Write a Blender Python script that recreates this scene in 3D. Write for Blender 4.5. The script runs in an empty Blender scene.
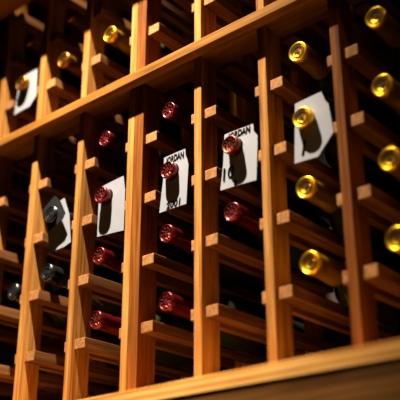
import bpy, bmesh, math, random
from mathutils import Vector, Matrix
random.seed(4)
sc = bpy.context.scene
COL = sc.collection

# ------------------------------------------------------------------ camera
cam_data = bpy.data.cameras.new('camera')
cam = bpy.data.objects.new('camera', cam_data)
COL.objects.link(cam)
PITCH, YAW, ROLL, F = 0.4157, -0.7145, -0.0022, 874.3
fw = Vector((math.sin(YAW)*math.cos(PITCH), math.cos(YAW)*math.cos(PITCH), math.sin(PITCH)))
rt = Vector((math.cos(YAW), -math.sin(YAW), 0)); up = rt.cross(fw)
r2 = rt*math.cos(ROLL)+up*math.sin(ROLL); u2 = up*math.cos(ROLL)-rt*math.sin(ROLL)
CAM = Vector((0.7402, -0.7086, -0.5368))
m = Matrix((r2, u2, -fw)).transposed().to_4x4(); m.translation = CAM
cam.matrix_world = m
cam_data.sensor_width = 36; cam_data.lens = F/400*36
cam_data.clip_start = 0.01; cam_data.clip_end = 30
cam_data.dof.use_dof = True
cam_data.dof.focus_distance = 1.09
cam_data.dof.aperture_fstop = 3.9
sc.camera = cam

# ------------------------------------------------------------------ world, lamps, exposure
w = bpy.data.worlds.new('cellar_dark'); sc.world = w; w.use_nodes = True
w.node_tree.nodes['Background'].inputs[0].default_value = (1.0, 0.62, 0.38, 1)
w.node_tree.nodes['Background'].inputs[1].default_value = 0.0015
def lamp(name, loc, power, color, radius, aim=None, cone=60, blend=1.0):
    d = bpy.data.lights.new(name, 'SPOT' if aim else 'POINT'); d.energy = power; d.color = color; d.shadow_soft_size = radius
    o = bpy.data.objects.new(name, d); o.location = loc; COL.objects.link(o)
    if aim:
        d.spot_size = math.radians(cone); d.spot_blend = blend
        o.rotation_euler = (Vector(aim)-Vector(loc)).to_track_quat('-Z', 'Y').to_euler()
    return o
lamp('spot_above_rack', (0.02, -0.37, 1.15), 960.0, (1.0, 0.85, 0.64), 0.010, (-0.06, 0.0, -0.29), 44)
lamp('spot_on_right', (1.00, -0.34, 0.62), 6.0, (1.0, 0.55, 0.28), 0.010, (0.40, 0.0, -0.04), 24)
sc.view_settings.view_transform = 'Standard'
sc.view_settings.look = 'None'
sc.view_settings.exposure = 0.0
sc.view_settings.gamma = 1
sc.view_settings.use_curve_mapping = False

# ------------------------------------------------------------------ materials
def nmat(name):
    mt = bpy.data.materials.new(name); mt.use_nodes = True
    return mt, mt.node_tree, mt.node_tree.nodes['Principled BSDF']
def wood(name, axis, dark, mid, light, rough=0.7, fine=1.0, ply=0, pale_end=None):
    """pine with the grain running along one axis"""
    mt, nt, b = nmat(name); N, L = nt.nodes, nt.links
    tc = N.new('ShaderNodeTexCoord'); oi = N.new('ShaderNodeObjectInfo')
    sh = N.new('ShaderNodeVectorMath'); sh.operation = 'ADD'
    mu = N.new('ShaderNodeVectorMath'); mu.operation = 'SCALE'; mu.inputs['Scale'].default_value = 7.0
    cb = N.new('ShaderNodeCombineXYZ')
    for i in range(3): L.new(oi.outputs['Random'], cb.inputs[i])
    L.new(cb.outputs[0], mu.inputs[0]); L.new(tc.outputs['Object'], sh.inputs[0]); L.new(mu.outputs[0], sh.inputs[1])
    mp = N.new('ShaderNodeMapping'); L.new(sh.outputs[0], mp.inputs['Vector'])
    s = [170*fine]*3; s[axis] = 7.0
    mp.inputs['Scale'].default_value = s
    n1 = N.new('ShaderNodeTexNoise'); n1.inputs['Scale'].default_value = 1.0; n1.inputs['Detail'].default_value = 6; n1.inputs['Distortion'].default_value = 0.35
    L.new(mp.outputs[0], n1.inputs['Vector'])
    mp2 = N.new('ShaderNodeMapping'); L.new(sh.outputs[0], mp2.inputs['Vector'])
    s2 = [700]*3; s2[axis] = 22
    mp2.inputs['Scale'].default_value = s2
    n2 = N.new('ShaderNodeTexNoise'); n2.inputs['Detail'].default_value = 3; n2.inputs['Scale'].default_value = 1
    L.new(mp2.outputs[0], n2.inputs['Vector'])
    mx = N.new('ShaderNodeMath'); mx.operation = 'MULTIPLY_ADD'; mx.inputs[1].default_value = 0.35; L.new(n2.outputs['Fac'], mx.inputs[0])
    m3 = N.new('ShaderNodeMath'); m3.operation = 'MULTIPLY'; m3.inputs[1].default_value = 0.65; L.new(n1.outputs['Fac'], m3.inputs[0]); L.new(m3.outputs[0], mx.inputs[2])
    fac = mx.outputs[0]
    if ply:
        sx = N.new('ShaderNodeSeparateXYZ'); L.new(tc.outputs['Object'], sx.inputs[0])
        wv = N.new('ShaderNodeMath'); wv.operation = 'MULTIPLY'; wv.inputs[1].default_value = 6.2832/ply; L.new(sx.outputs['Z'], wv.inputs[0])
        sn = N.new('ShaderNodeMath'); sn.operation = 'SINE'; L.new(wv.outputs[0], sn.inputs[0])
        ad = N.new('ShaderNodeMath'); ad.operation = 'MULTIPLY_ADD'; ad.inputs[1].default_value = 0.14; L.new(sn.outputs[0], ad.inputs[0]); L.new(fac, ad.inputs[2]); fac = ad.outputs[0]
    cr = N.new('ShaderNodeValToRGB'); e = cr.color_ramp.elements
    e[0].position = 0.34; e[0].color = (*dark, 1); e[1].position = 0.64; e[1].color = (*light, 1)
    k = e.new(0.48); k.color = (*mid, 1)
    L.new(fac, cr.inputs[0]); col = cr.outputs[0]
    if pale_end:   # front end stays pale as if lit; the sides carry painted shade
        sp = N.new('ShaderNodeSeparateXYZ'); L.new(tc.outputs['Object'], sp.inputs[0])
        lt = N.new('ShaderNodeMath'); lt.operation = 'LESS_THAN'; lt.inputs[1].default_value = pale_end[0]; L.new(sp.outputs['Y'], lt.inputs[0])
        mc = N.new('ShaderNodeMix'); mc.data_type = 'RGBA'; L.new(lt.outputs[0], mc.inputs['Factor'])
        ns = N.new('ShaderNodeTexNoise'); ns.inputs['Scale'].default_value = 260; L.new(sh.outputs[0], ns.inputs['Vector'])
        c2 = N.new('ShaderNodeValToRGB'); c2.color_ramp.elements[0].position = 0.35; c2.color_ramp.elements[1].position = 0.6
        c2.color_ramp.elements[0].color = (*[c*0.6 for c in pale_end[1]], 1); c2.color_ramp.elements[1].color = (*pale_end[1], 1)
        L.new(ns.outputs['Fac'], c2.inputs[0]); L.new(col, mc.inputs[6]); L.new(c2.outputs[0], mc.inputs[7]); col = mc.outputs[2]
    vr = N.new('ShaderNodeMath'); vr.operation = 'MULTIPLY_ADD'; vr.inputs[1].default_value = 0.3; vr.inputs[2].default_value = 0.82; L.new(oi.outputs['Random'], vr.inputs[0])
    hs = N.new('ShaderNodeHueSaturation'); L.new(vr.outputs[0], hs.inputs['Value']); L.new(col, hs.inputs['Color'])
    L.new(hs.outputs[0], b.inputs['Base Color'])
    b.inputs['Roughness'].default_value = rough; b.inputs['Specular IOR Level'].default_value = 0.04
    bp = N.new('ShaderNodeBump'); bp.inputs['Strength'].default_value = 0.25; bp.inputs['Distance'].default_value = 0.0006
    L.new(fac, bp.inputs['Height']); L.new(bp.outputs[0], b.inputs['Normal'])
    return mt
RAIL_LEN = 0.246-0.0054
PINE = dict(dark=(0.115, 0.038, 0.006), mid=(0.24, 0.100, 0.021), light=(0.35, 0.180, 0.052))
RED  = dict(dark=(0.050, 0.012, 0.0015), mid=(0.115, 0.033, 0.0045), light=(0.18, 0.062, 0.010))
W_post = wood('pine_upright', 2, **PINE)
W_post_red = wood('reddish_pine_upright', 2, **RED)
W_rail = wood('pine_rail', 1, dark=(0.050, 0.018, 0.006), mid=(0.105, 0.041, 0.013), light=(0.17, 0.075, 0.026), pale_end=(-(RAIL_LEN/2-0.0005), (0.27, 0.125, 0.045)))  # sides darker than the uprights' pine: interior shade put into the colour
W_rail_back = wood('shaded_pine_rail', 1, dark=(0.050, 0.018, 0.006), mid=(0.105, 0.041, 0.013), light=(0.17, 0.075, 0.026))  # same darkened tone without the pale end, standing in for shade
W_batten = wood('pine_batten', 0, dark=(0.10, 0.036, 0.004), mid=(0.18, 0.073, 0.010), light=(0.25, 0.115, 0.021))
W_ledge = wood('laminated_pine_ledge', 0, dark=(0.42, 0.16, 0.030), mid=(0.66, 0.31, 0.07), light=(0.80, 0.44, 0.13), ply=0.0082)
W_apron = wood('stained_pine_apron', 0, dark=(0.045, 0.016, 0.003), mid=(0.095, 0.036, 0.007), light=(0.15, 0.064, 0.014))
def plain(name, col, rough, metal=0.0, coat=0.0, noise=0.0, nscale=120, bump=0.0):
    mt, nt, b = nmat(name); N, L = nt.nodes, nt.links
    tc = N.new('ShaderNodeTexCoord'); n = N.new('ShaderNodeTexNoise'); n.inputs['Scale'].default_value = nscale; n.inputs['Detail'].default_value = 4
    L.new(tc.outputs['Object'], n.inputs['Vector'])
    cr = N.new('ShaderNodeValToRGB'); e = cr.color_ramp.elements
    e[0].position = 0.3; e[1].position = 0.7
    e[0].color = (*[c*(1-noise) for c in col], 1); e[1].color = (*[min(1, c*(1+noise)) for c in col], 1)
    L.new(n.outputs['Fac'], cr.inputs[0]); L.new(cr.outputs[0], b.inputs['Base Color'])
    b.inputs['Roughness'].default_value = rough; b.inputs['Metallic'].default_value = metal
    b.inputs['Coat Weight'].default_value = coat
    if bump:
        bp = N.new('ShaderNodeBump'); bp.inputs['Strength'].default_value = bump; bp.inputs['Distance'].default_value = 0.001
        L.new(n.outputs['Fac'], bp.inputs['Height']); L.new(bp.outputs[0], b.inputs['Normal'])
    return mt
M_glass = plain('dark_bottle_glass', (0.010, 0.012, 0.006), 0.10, 0, 0.0, 0.2, 30)
M_glass.node_tree.nodes['Principled BSDF'].inputs['Specular IOR Level'].default_value = 0.08
M_red = plain('red_foil', (0.115, 0.0025, 0.007), 0.27, 0.75, 0.3, 0.2, 200, 0.15)
M_red_emb = plain('glinting_red_foil_relief', (0.32, 0.075, 0.07), 0.28, 0.8, 0.2, 0.2, 400)  # paler than the foil: glints on the relief put into its colour
M_brown_emb = plain('maroon_relief', (0.20, 0.045, 0.02), 0.4, 1.0, 0.1, 0.2, 400)
M_brown = plain('maroon_foil', (0.13, 0.022, 0.009), 0.42, 1.0, 0.0, 0.2, 200, 0.15)
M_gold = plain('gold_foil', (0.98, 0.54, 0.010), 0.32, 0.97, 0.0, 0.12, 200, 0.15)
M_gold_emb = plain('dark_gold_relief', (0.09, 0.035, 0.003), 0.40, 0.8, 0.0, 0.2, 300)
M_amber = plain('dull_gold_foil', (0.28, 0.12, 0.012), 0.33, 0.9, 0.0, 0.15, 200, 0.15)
M_black = plain('black_foil', (0.004, 0.0045, 0.005), 0.25, 0.0, 0.3, 0.3, 200, 0.15)
M_black_emb = plain('black_foil_relief', (0.012, 0.013, 0.014), 0.25, 0.0, 0.3, 0.2, 200)
M_paper = plain('white_card', (0.17, 0.18, 0.215), 0.6, 0, 0, 0.03, 90)
M_ink = plain('black_marker_ink', (0.002, 0.002, 0.003), 0.9, 0, 0, 0.2, 300)
M_ink.node_tree.nodes['Principled BSDF'].inputs['Specular IOR Level'].default_value = 0.0
M_thread = plain('white_thread', (0.75, 0.70, 0.62), 0.8, 0, 0, 0.1, 800)
M_wall = plain('dark_cellar_plaster', (0.030, 0.018, 0.012), 0.9, 0, 0, 0.4, 6, 0.4)
M_floor = plain('dark_stone_floor', (0.10, 0.065, 0.045), 0.6, 0, 0, 0.3, 5, 0.3)

# ------------------------------------------------------------------ helpers
def link(name, bm, mat, parent=None, loc=None, smooth=False):
    me = bpy.data.meshes.new(name); bm.normal_update(); bm.to_mesh(me); bm.free()
    me.materials.append(mat)
    if smooth:
        for p in me.polygons: p.use_smooth = True
    o = bpy.data.objects.new(name, me); COL.objects.link(o)
    if loc is not None: o.location = loc
    if parent is not None: o.parent = parent
    return o
def box_bm(x0, x1, y0, y1, z0, z1, bev=0.0008, seg=2):
    bm = bmesh.new()
    bmesh.ops.create_cube(bm, size=1, matrix=Matrix.Translation(((x0+x1)/2, (y0+y1)/2, (z0+z1)/2)) @ Matrix.Diagonal((x1-x0, y1-y0, z1-z0, 1)))
    if bev: bmesh.ops.bevel(bm, geom=bm.edges[:], offset=bev, segments=seg, affect='EDGES', profile=0.6)
    return bm
def board(name, x0, x1, y0, y1, z0, z1, mat, parent=None, bev=0.0008):
    c = Vector(((x0+x1)/2, (y0+y1)/2, (z0+z1)/2))
    return link(name, box_bm(x0-c.x, x1-c.x, y0-c.y, y1-c.y, z0-c.z, z1-c.z, bev), mat, parent, c)
def empty(name, loc, label=None, cat=None, group=None):
    o = bpy.data.objects.new(name, None); o.location = loc; o.empty_display_size = 0.02; COL.objects.link(o)
    if label: tag(o, label, cat, group)
    return o
def tag(o, label, cat, group=None):
    o['label'] = label; o['category'] = cat
    if group: o['group'] = group
def lathe(profile, seg=40, cap0=True, cap1=True):
    """profile of (y, r) turned round the Y axis"""
    bm = bmesh.new(); rings = []
    for y, r in profile:
        rings.append([bm.verts.new((r*math.cos(2*math.pi*i/seg), y, r*math.sin(2*math.pi*i/seg))) for i in range(seg)])
    for a, b in zip(rings, rings[1:]):
        for i in range(seg):
            j = (i+1) % seg; bm.faces.new((a[i], a[j], b[j], b[i]))
    if cap0: bm.faces.new(rings[0])
    if cap1: bm.faces.new(rings[-1][::-1])
    bmesh.ops.recalc_face_normals(bm, faces=bm.faces[:])
    return bm

# ------------------------------------------------------------------ rack measures
S, DBL, T, WR, WL, REC, HR, V = 0.1, 0.0163, 0.0115, 0.019, 0.0092, 0.0054, 0.0134, 0.0838
SHELF = 0.036
PD = 0.031            # depth of an upright
RY1 = 0.246           # back end of the rails
LEDGE_Z = -0.349
TOP = 0.62
def X(k): return (k-3)*S + (DBL if k > 3 else 0)

# ------------------------------------------------------------------ setting
wb = board('wall_back', -1.6, 1.8, 0.36, 0.42, -1.3, 1.3, M_wall, bev=0); wb['kind'] = 'structure'
fl = board('floor', -1.6, 1.8, -1.6, 0.42, -1.36, -1.30, M_floor, bev=0); fl['kind'] = 'structure'

# ------------------------------------------------------------------ racks
def make_rack(name, label, uprights, rails_r, rails_l, tall=TOP):
    """uprights: list of (x, thickness, material)"""
    root = empty(name, (uprights[0][0], 0, LEDGE_Z), label, 'wine rack', 'wine racks side by side on the ledge')
    inv = Matrix.Translation((-uprights[0][0], 0, -LEDGE_Z))
    def put(o): o.location = inv @ o.location
    for x, t, mt in uprights:
        put(board('upright', x, x+t, 0, PD, LEDGE_Z, tall, mt, root, 0.0009))
        put(board('rear_upright', x, x+t, 0.216, RY1, LEDGE_Z, tall, W_post, root, 0.0009))
    proto_r = proto_l = short_r = short_l = None
    for n in range(-6, 5):
        z = -V*n
        if n == -1:      # the row behind the batten: shelf boards in each column, deepened to block light from above, rails only behind it
            for x in rails_r:
                x1 = min([q for q in rails_l if q > x] or [x+S-T])
                put(board('shelf_board', x+0.0002, x1-0.0002, 0.0002, SHELF, 0.0755, 0.0880, W_batten, root, 0.0006))
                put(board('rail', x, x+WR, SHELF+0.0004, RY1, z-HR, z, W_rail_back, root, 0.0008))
            for x in rails_l:
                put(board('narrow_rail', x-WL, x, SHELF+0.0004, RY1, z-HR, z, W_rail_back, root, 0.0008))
            continue
        for x in rails_r:
            if proto_r is None:
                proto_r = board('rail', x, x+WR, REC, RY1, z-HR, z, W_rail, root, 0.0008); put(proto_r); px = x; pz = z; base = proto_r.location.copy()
            else:
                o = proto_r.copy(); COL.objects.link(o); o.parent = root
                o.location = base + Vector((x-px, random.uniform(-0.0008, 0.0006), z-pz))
        for x in rails_l:
            if proto_l is None:
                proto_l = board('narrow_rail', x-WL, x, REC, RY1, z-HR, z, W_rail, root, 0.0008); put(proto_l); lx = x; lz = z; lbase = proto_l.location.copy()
            else:
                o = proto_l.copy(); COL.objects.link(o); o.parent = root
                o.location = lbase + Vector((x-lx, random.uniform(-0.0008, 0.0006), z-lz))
    return root
P3A = (X(3), T, W_post)
P3B = (X(3)+T+0.0006, T+DBL-T-0.0006, W_post_red)
make_rack('wine_rack', 'left pine wine rack, its narrow columns lit yellow, with dark-capped, red and amber bottles',
          [(X(-1), T, W_post), (X(0), T, W_post), (X(1), T, W_post), (X(2), T, W_post), P3A],
          [X(k)+T for k in (-1, 0, 1, 2)], [X(k) for k in (0, 1, 2, 3)])
make_rack('wine_rack', 'right pine wine rack starting with the orange upright, holding red bottles and gold-capped bottles',
          [P3B, (X(4), T, W_post), (X(5), T, W_post), (X(6), T, W_post_red), (X(7), T, W_post), (X(8), T, W_post)],
          [X(3)+DBL+T] + [X(k)+T for k in (4, 5, 6, 7)], [X(k) for k in (4, 5, 6, 7, 8)])

xa, xb = X(-1)-0.05, X(8)+T+0.04
t = board("batten", xa, xb, -0.015, -0.0004, 0.0751, 0.0883, W_batten, None, 0.0008)
tag(t, 'long pine batten running across the fronts of both racks above the middle', 'batten')
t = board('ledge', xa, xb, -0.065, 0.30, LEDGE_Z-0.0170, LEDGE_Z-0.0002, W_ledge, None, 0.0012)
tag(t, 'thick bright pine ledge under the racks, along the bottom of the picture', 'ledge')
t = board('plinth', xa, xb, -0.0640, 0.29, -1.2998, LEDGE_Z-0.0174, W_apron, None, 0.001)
tag(t, 'dark brown wooden base board directly below the bright ledge', 'base cabinet')
t = board('cornice', xa, xb, -0.050, 0.0-0.0004, 0.338, 0.358, W_batten, None, 0.001)
tag(t, 'deep wooden cornice board above the racks', 'cornice')

# ------------------------------------------------------------------ bottles
RC = 0.0112      # cap radius
RB = 0.0330      # body radius
def capsule_bm():
    return lathe([(0.0010, RC*0.80), (0.0004, RC*0.84), (0.0, RC*0.90), (0.0004, RC*0.965), (0.0016, RC), (0.0060, RC), (0.0068, RC*1.0), (0.0076, RC*0.95),
                  (0.0200, RC*0.97), (0.0340, RC*1.02), (0.0480, RC*1.12), (0.0490, RC*1.12), (0.0490, RC*1.03)], 40, True, False)
def body_bm():
    return lathe([(0.0012, RC*0.5), (0.0012, RC*0.9), (0.02, RC*0.93), (0.047, RC*1.05), (0.060, RC*1.22), (0.072, 0.0190), (0.082, 0.0255), (0.092, 0.0305), (0.103, RB-0.0004),
                  (0.110, RB), (0.242, RB), (0.247, RB-0.0015), (0.250, RB-0.006), (0.2505, 0.018), (0.246, 0.008)], 48)
def tri(bm, pts, y0, y1):
    a = [bm.verts.new((x, y0, z)) for x, z in pts]; b = [bm.verts.new((x, y1, z)) for x, z in pts]
    n = len(pts)
    bm.faces.new(a); bm.faces.new(b[::-1])
    for i in range(n): bm.faces.new((a[i], b[i], b[(i+1) % n], a[(i+1) % n]))
def emblem_bm(style):
    """raised relief on the flat end of the cap: ring of leaves round a small crest"""
    bm = bmesh.new()
    def ring(r0, r1, n=32):
        for i in range(n):
            a0, a1 = 2*math.pi*i/n, 2*math.pi*(i+1)/n
            tri(bm, [(r0*math.cos(a0), r0*math.sin(a0)), (r1*math.cos(a0), r1*math.sin(a0)), (r1*math.cos(a1), r1*math.sin(a1)), (r0*math.cos(a1), r0*math.sin(a1))], 0.0003, 0.0011)
    if style == 'leaf':
        for i in range(9):
            a = 2*math.pi*i/9+0.2; c = Vector((math.cos(a), math.sin(a))); d = Vector((-c.y, c.x)); q = c*RC*0.58
            pts = [q-c*0.0017, q+d*0.0010, q+c*0.0017+d*0.0006, q-d*0.0008]
            tri(bm, [(p.x, p.y) for p in pts], 0.0001, 0.0011)
        for i in range(5):
            a = 2*math.pi*i/5; q = Vector((math.cos(a), math.sin(a)))*RC*0.2; d = Vector((-math.sin(a), math.cos(a)))
            pts = [q*0.2, q+d*0.0007, q*1.7, q-d*0.0007]
            tri(bm, [(p.x, p.y) for p in pts], 0.0001, 0.0011)
    else:
        ring(RC*0.54, RC*0.68)
        tri(bm, [(-0.0024, 0.0030), (0.0024, 0.0030), (0.0020, -0.0010), (0, -0.0034), (-0.0020, -0.0010)], 0.0002, 0.0011)
        for s in (-1, 1):
            tri(bm, [(s*0.0034, 0.0022), (s*0.0046, 0.0008), (s*0.0036, -0.0022), (s*0.0030, -0.0004)], 0.0002, 0.0011)
    bmesh.ops.recalc_face_normals(bm, faces=bm.faces[:])
    return bm
def make_bottle(cap, emb, style):
    r = empty('wine_bottle', (0, 0, 0))
    link('bottle_glass', body_bm(), M_glass, r, (0, 0, 0), True)
    c = link('capsule', capsule_bm(), cap, r, (0, 0, 0), True)
    link('embossing', emblem_bm(style), emb, c, (0, 0, 0))
    if style == 'crest': c.scale = (1.08, 1, 1.08)
    return r
def copy_tree(o, parent=None):
    c = o.copy(); COL.objects.link(c)
    if parent: c.parent = parent
    for ch in list(o.children): copy_tree(ch, c)
    return c
def cell(k, n):
    x0 = X(k) + (DBL if k == 3 else 0) + T + WR; x1 = X(k+1) - WL
    h = (x1-x0)/2
    return (x0+x1)/2, -V*n + math.sqrt((RB+0.0003)**2 - h*h)
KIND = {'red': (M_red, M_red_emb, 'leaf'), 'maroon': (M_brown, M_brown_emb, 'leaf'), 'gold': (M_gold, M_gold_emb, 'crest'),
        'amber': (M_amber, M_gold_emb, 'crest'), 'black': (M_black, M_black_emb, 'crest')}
proto = {}
BOT = [
 # column, row, kind, tip, label
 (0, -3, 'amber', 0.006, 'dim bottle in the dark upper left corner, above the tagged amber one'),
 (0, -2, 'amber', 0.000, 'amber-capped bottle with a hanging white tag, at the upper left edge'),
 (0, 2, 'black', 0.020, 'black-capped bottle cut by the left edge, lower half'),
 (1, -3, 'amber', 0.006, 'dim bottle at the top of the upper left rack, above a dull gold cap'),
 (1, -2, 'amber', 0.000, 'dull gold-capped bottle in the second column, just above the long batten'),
 (1, 1, 'black', -0.003, 'black-capped bottle with a white tag, left of the tagged red bottles'),
 (1, 2, 'black', -0.002, 'ribbed black-capped bottle lying below the tagged black one'),
 (2, -2, 'gold', 0.000, 'gold-rimmed bottle above the batten, left of the double upright'),
 (2, 0, 'red', 0.000, 'top red-capped bottle left of the double upright, just under the batten'),
 (2, 1, 'red', -0.003, 'red-capped bottle with a white tag partly behind the double upright'),
 (2, 2, 'red', -0.001, 'red-capped bottle directly below the tagged one left of the double upright'),
 (2, 3, 'red', -0.001, 'lowest red-capped bottle left of the double upright'),
 (3, 0, 'red', 0.001, 'top red-capped bottle in the centre column, above the tag dated 2001'),
 (3, 1, 'red', 0.000, 'red-capped bottle carrying the tag dated 2001 in the centre column'),
 (3, 2, 'red', 0.000, 'red-capped bottle just below the 2001 tag in the centre column'),
 (3, 3, 'red', 0.001, 'lowest red-capped bottle in the centre column'),
 (4, 1, 'maroon', -0.002, 'brownish maroon-capped bottle carrying the tag marked 10'),
 (4, 2, 'red', 0.000, 'dark red-capped bottle below the tag marked 10'),
 (5, 0, 'gold', -0.001, 'top gold-capped bottle under the batten, above the tag marked 1'),
 (5, 1, 'gold', 0.000, 'gold-capped bottle carrying the tag marked 1'),
 (5, 2, 'gold', 0.000, 'gold-capped bottle just below the tag marked 1'),
 (5, 3, 'gold', 0.000, 'lowest gold-capped bottle in the column under the tag marked 1'),
 (6, 0, 'gold', -0.001, 'topmost gold-capped bottle in the blurred rightmost column'),
 (6, 1, 'gold', -0.001, 'second gold-capped bottle from the top in the rightmost column'),
 (6, 2, 'gold', -0.001, 'third gold-capped bottle from the top in the rightmost column'),
 (6, 3, 'gold', -0.002, 'lowest gold-capped bottle, cut by the right edge'),
]
for k, n, kind, dy, label in BOT:
    if kind not in proto:
        proto[kind] = make_bottle(*KIND[kind]); o = proto[kind]
    else:
        o = copy_tree(proto[kind])
    x, z = cell(k, n)
    if (k, n) == (1, 1): tagged_black = o
    o.location = (x, -0.006+dy, z); o.rotation_euler = (0, random.uniform(-0.6, 0.6), 0)
    tag(o, label, 'wine bottle', 'wine bottles lying in the racks')

# ------------------------------------------------------------------ hang tags
def text_bm(s, size, width=None, slant=0.15, bold=0.00035):
    cu = bpy.data.curves.new('ink', 'FONT'); cu.body = s; cu.size = size; cu.shear = slant; cu.offset = bold
    cu.extrude = 0.00008; cu.resolution_u = 3
    o = bpy.data.objects.new('ink', cu); COL.objects.link(o)
    bpy.context.view_layer.update()
    me = bpy.data.meshes.new_from_object(o.evaluated_get(bpy.context.evaluated_depsgraph_get()))
    bpy.data.objects.remove(o); bpy.data.curves.remove(cu)
    bm = bmesh.new(); bm.from_mesh(me); bpy.data.meshes.remove(me)
    xs = [v.co.x for v in bm.verts]; k = (width/(max(xs)-min(xs))) if width else 1; x0 = min(xs)
    for v in bm.verts:
        x, y, z = v.co
        jit = 0.0004*math.sin(x*900+len(s))
        v.co = ((x-x0)*k, -0.00012+z*0.5, y+jit)
    return bm
def card_bm(pts, hole=0.0116, th=0.0005):
    """card outline (x,z about the neck centre) with a round hole for the neck"""
    bm = bmesh.new(); n = 48
    # polar resample of the outline
    def hit(a):
        d = Vector((math.cos(a), math.sin(a))); best = None
        for i in range(len(pts)):
            p, q = Vector(pts[i]), Vector(pts[(i+1) % len(pts)]); e = q-p
            den = d.x*e.y - d.y*e.x
            if abs(den) < 1e-12: continue
            t_ = (p.x*e.y - p.y*e.x)/den; u_ = (p.x*d.y - p.y*d.x)/den
            if t_ > 0 and -1e-6 <= u_ <= 1+1e-6 and (best is None or t_ > best): best = t_
        return d*(best or 0.02)
    angs = sorted([2*math.pi*i/n - math.pi for i in range(n)] + [math.atan2(p[1], p[0]) for p in pts])
    out, inn = [], []
    for a in angs:
        h = hit(a); out.append((h.x, h.y)); inn.append((hole*math.cos(a), hole*math.sin(a)))
    V_ = {}
    def vv(tag_, i, y):
        if (tag_, i, y) not in V_:
            x, z = (out if tag_ == 'o' else inn)[i]
            curl = 0.9*(x*x) if tag_ == 'o' else 0
            V_[(tag_, i, y)] = bm.verts.new((x, y+curl, z))
        return V_[(tag_, i, y)]
    N_ = len(angs)
    for i in range(N_):
        j = (i+1) % N_
        bm.faces.new((vv('o', i, 0), vv('o', j, 0), vv('i', j, 0), vv('i', i, 0)))
        bm.faces.new((vv('i', i, th), vv('i', j, th), vv('o', j, th), vv('o', i, th)))
        bm.faces.new((vv('o', j, 0), vv('o', i, 0), vv('o', i, th), vv('o', j, th)))
        bm.faces.new((vv('i', i, 0), vv('i', j, 0), vv('i', j, th), vv('i', i, th)))
    bmesh.ops.recalc_face_normals(bm, faces=bm.faces[:])
    return bm
TAGY = 0.0035
SHAPE = [(-0.0140, 0.0242), (0.0213, 0.0252), (0.0222, 0.0153), (0.0247, 0.0090), (0.0264, 0.0017), (0.0234, -0.0492), (-0.0209, -0.0491), (-0.0151, -0.0056)]
def hang_tag(k, n, pts, rot, label, writing, y=TAGY):
    x, z = cell(k, n)
    r = empty('neck_tag', (x, y, z), label, 'tag', 'white paper tags hung on bottle necks')
    r.rotation_euler = (0, rot, 0)
    link('card', card_bm(pts), M_paper, r, (0, 0, 0))
    for s, size, wd, tx, tz, rz in writing:
        o = link('handwriting', text_bm(s, size, wd), M_ink, r, (tx, -0.0002, tz)); o.rotation_euler = (0, rz, 0)
    return r
hang_tag(3, 1, SHAPE, 0.0, 'white neck tag lettered JORDAN and dated 2001, in the centre column',
         [('JORDAN', 0.0125, 0.031, -0.0110, 0.0135, -0.03), ('2001', 0.0120, 0.024, -0.0090, -0.0478, -0.03)])
SH4 = [(-0.0160, 0.0226), (0.0268, 0.0221), (0.0272, 0.0120), (0.0321, 0.0050), (0.0317, -0.0070), (0.0287, -0.0505), (-0.0237, -0.0479), (-0.0187, -0.0160)]
hang_tag(4, 1, SH4, 0.0, 'white neck tag lettered JORDAN and marked 10, on the maroon-capped bottle',
         [('JORDAN', 0.0115, 0.034, -0.0110, 0.0128, -0.02), ('10', 0.0220, 0.0175, -0.0190, -0.0375, -0.05), ('2', 0.0080, 0.0050, -0.0030, -0.0475, 0)])
SH5 = [(-0.0138, 0.0254), (0.0212, 0.0277), (0.0255, 0.0147), (0.0290, 0.0096), (0.0327, -0.0259), (0.0121, -0.0488), (-0.0184, -0.0472)]
hang_tag(5, 1, SH5, 0.0, 'white neck tag marked with a single 1, on a gold-capped bottle',
         [('1', 0.0240, 0.0060, -0.0085, -0.0410, 0.06)])
hang_tag(2, 1, [(-0.0160, 0.0182), (0.0291, 0.0224), (0.0330, -0.0001), (0.0330, -0.0550), (-0.0156, -0.0518)], 0.0,
         'white neck tag on a red-capped bottle, half hidden by the double upright', [])
hang_tag(1, 1, [(-0.0172, 0.0200), (0.0145, 0.0237), (0.0250, -0.0056), (0.0290, -0.0472), (0.0157, -0.0503), (-0.0140, -0.0500), (-0.0201, -0.0079)], -0.06,
         'white neck tag on the black-capped bottle, left of the second upright', [])
hang_tag(0, -2, [(-0.0160, 0.0180), (0.0265, 0.0200), (0.0297, -0.0304), (0.0154, -0.0445), (-0.0225, -0.0454)], 0.0,
         'white neck tag on the amber-capped bottle at the upper left edge', [])
o = link('black_flap', card_bm([(-0.0140, 0.0215), (0.0150, 0.0245), (0.0210, 0.0080), (0.0225, -0.0165), (0.0150, -0.0215), (-0.0150, -0.0185)], 0.0113, 0.0004),
         M_black_emb, tagged_black, (0, 0.0040, 0))  # black sheet hiding the upper part of the card behind it
o['label'] = 'black flap round the neck, in front of the tag'
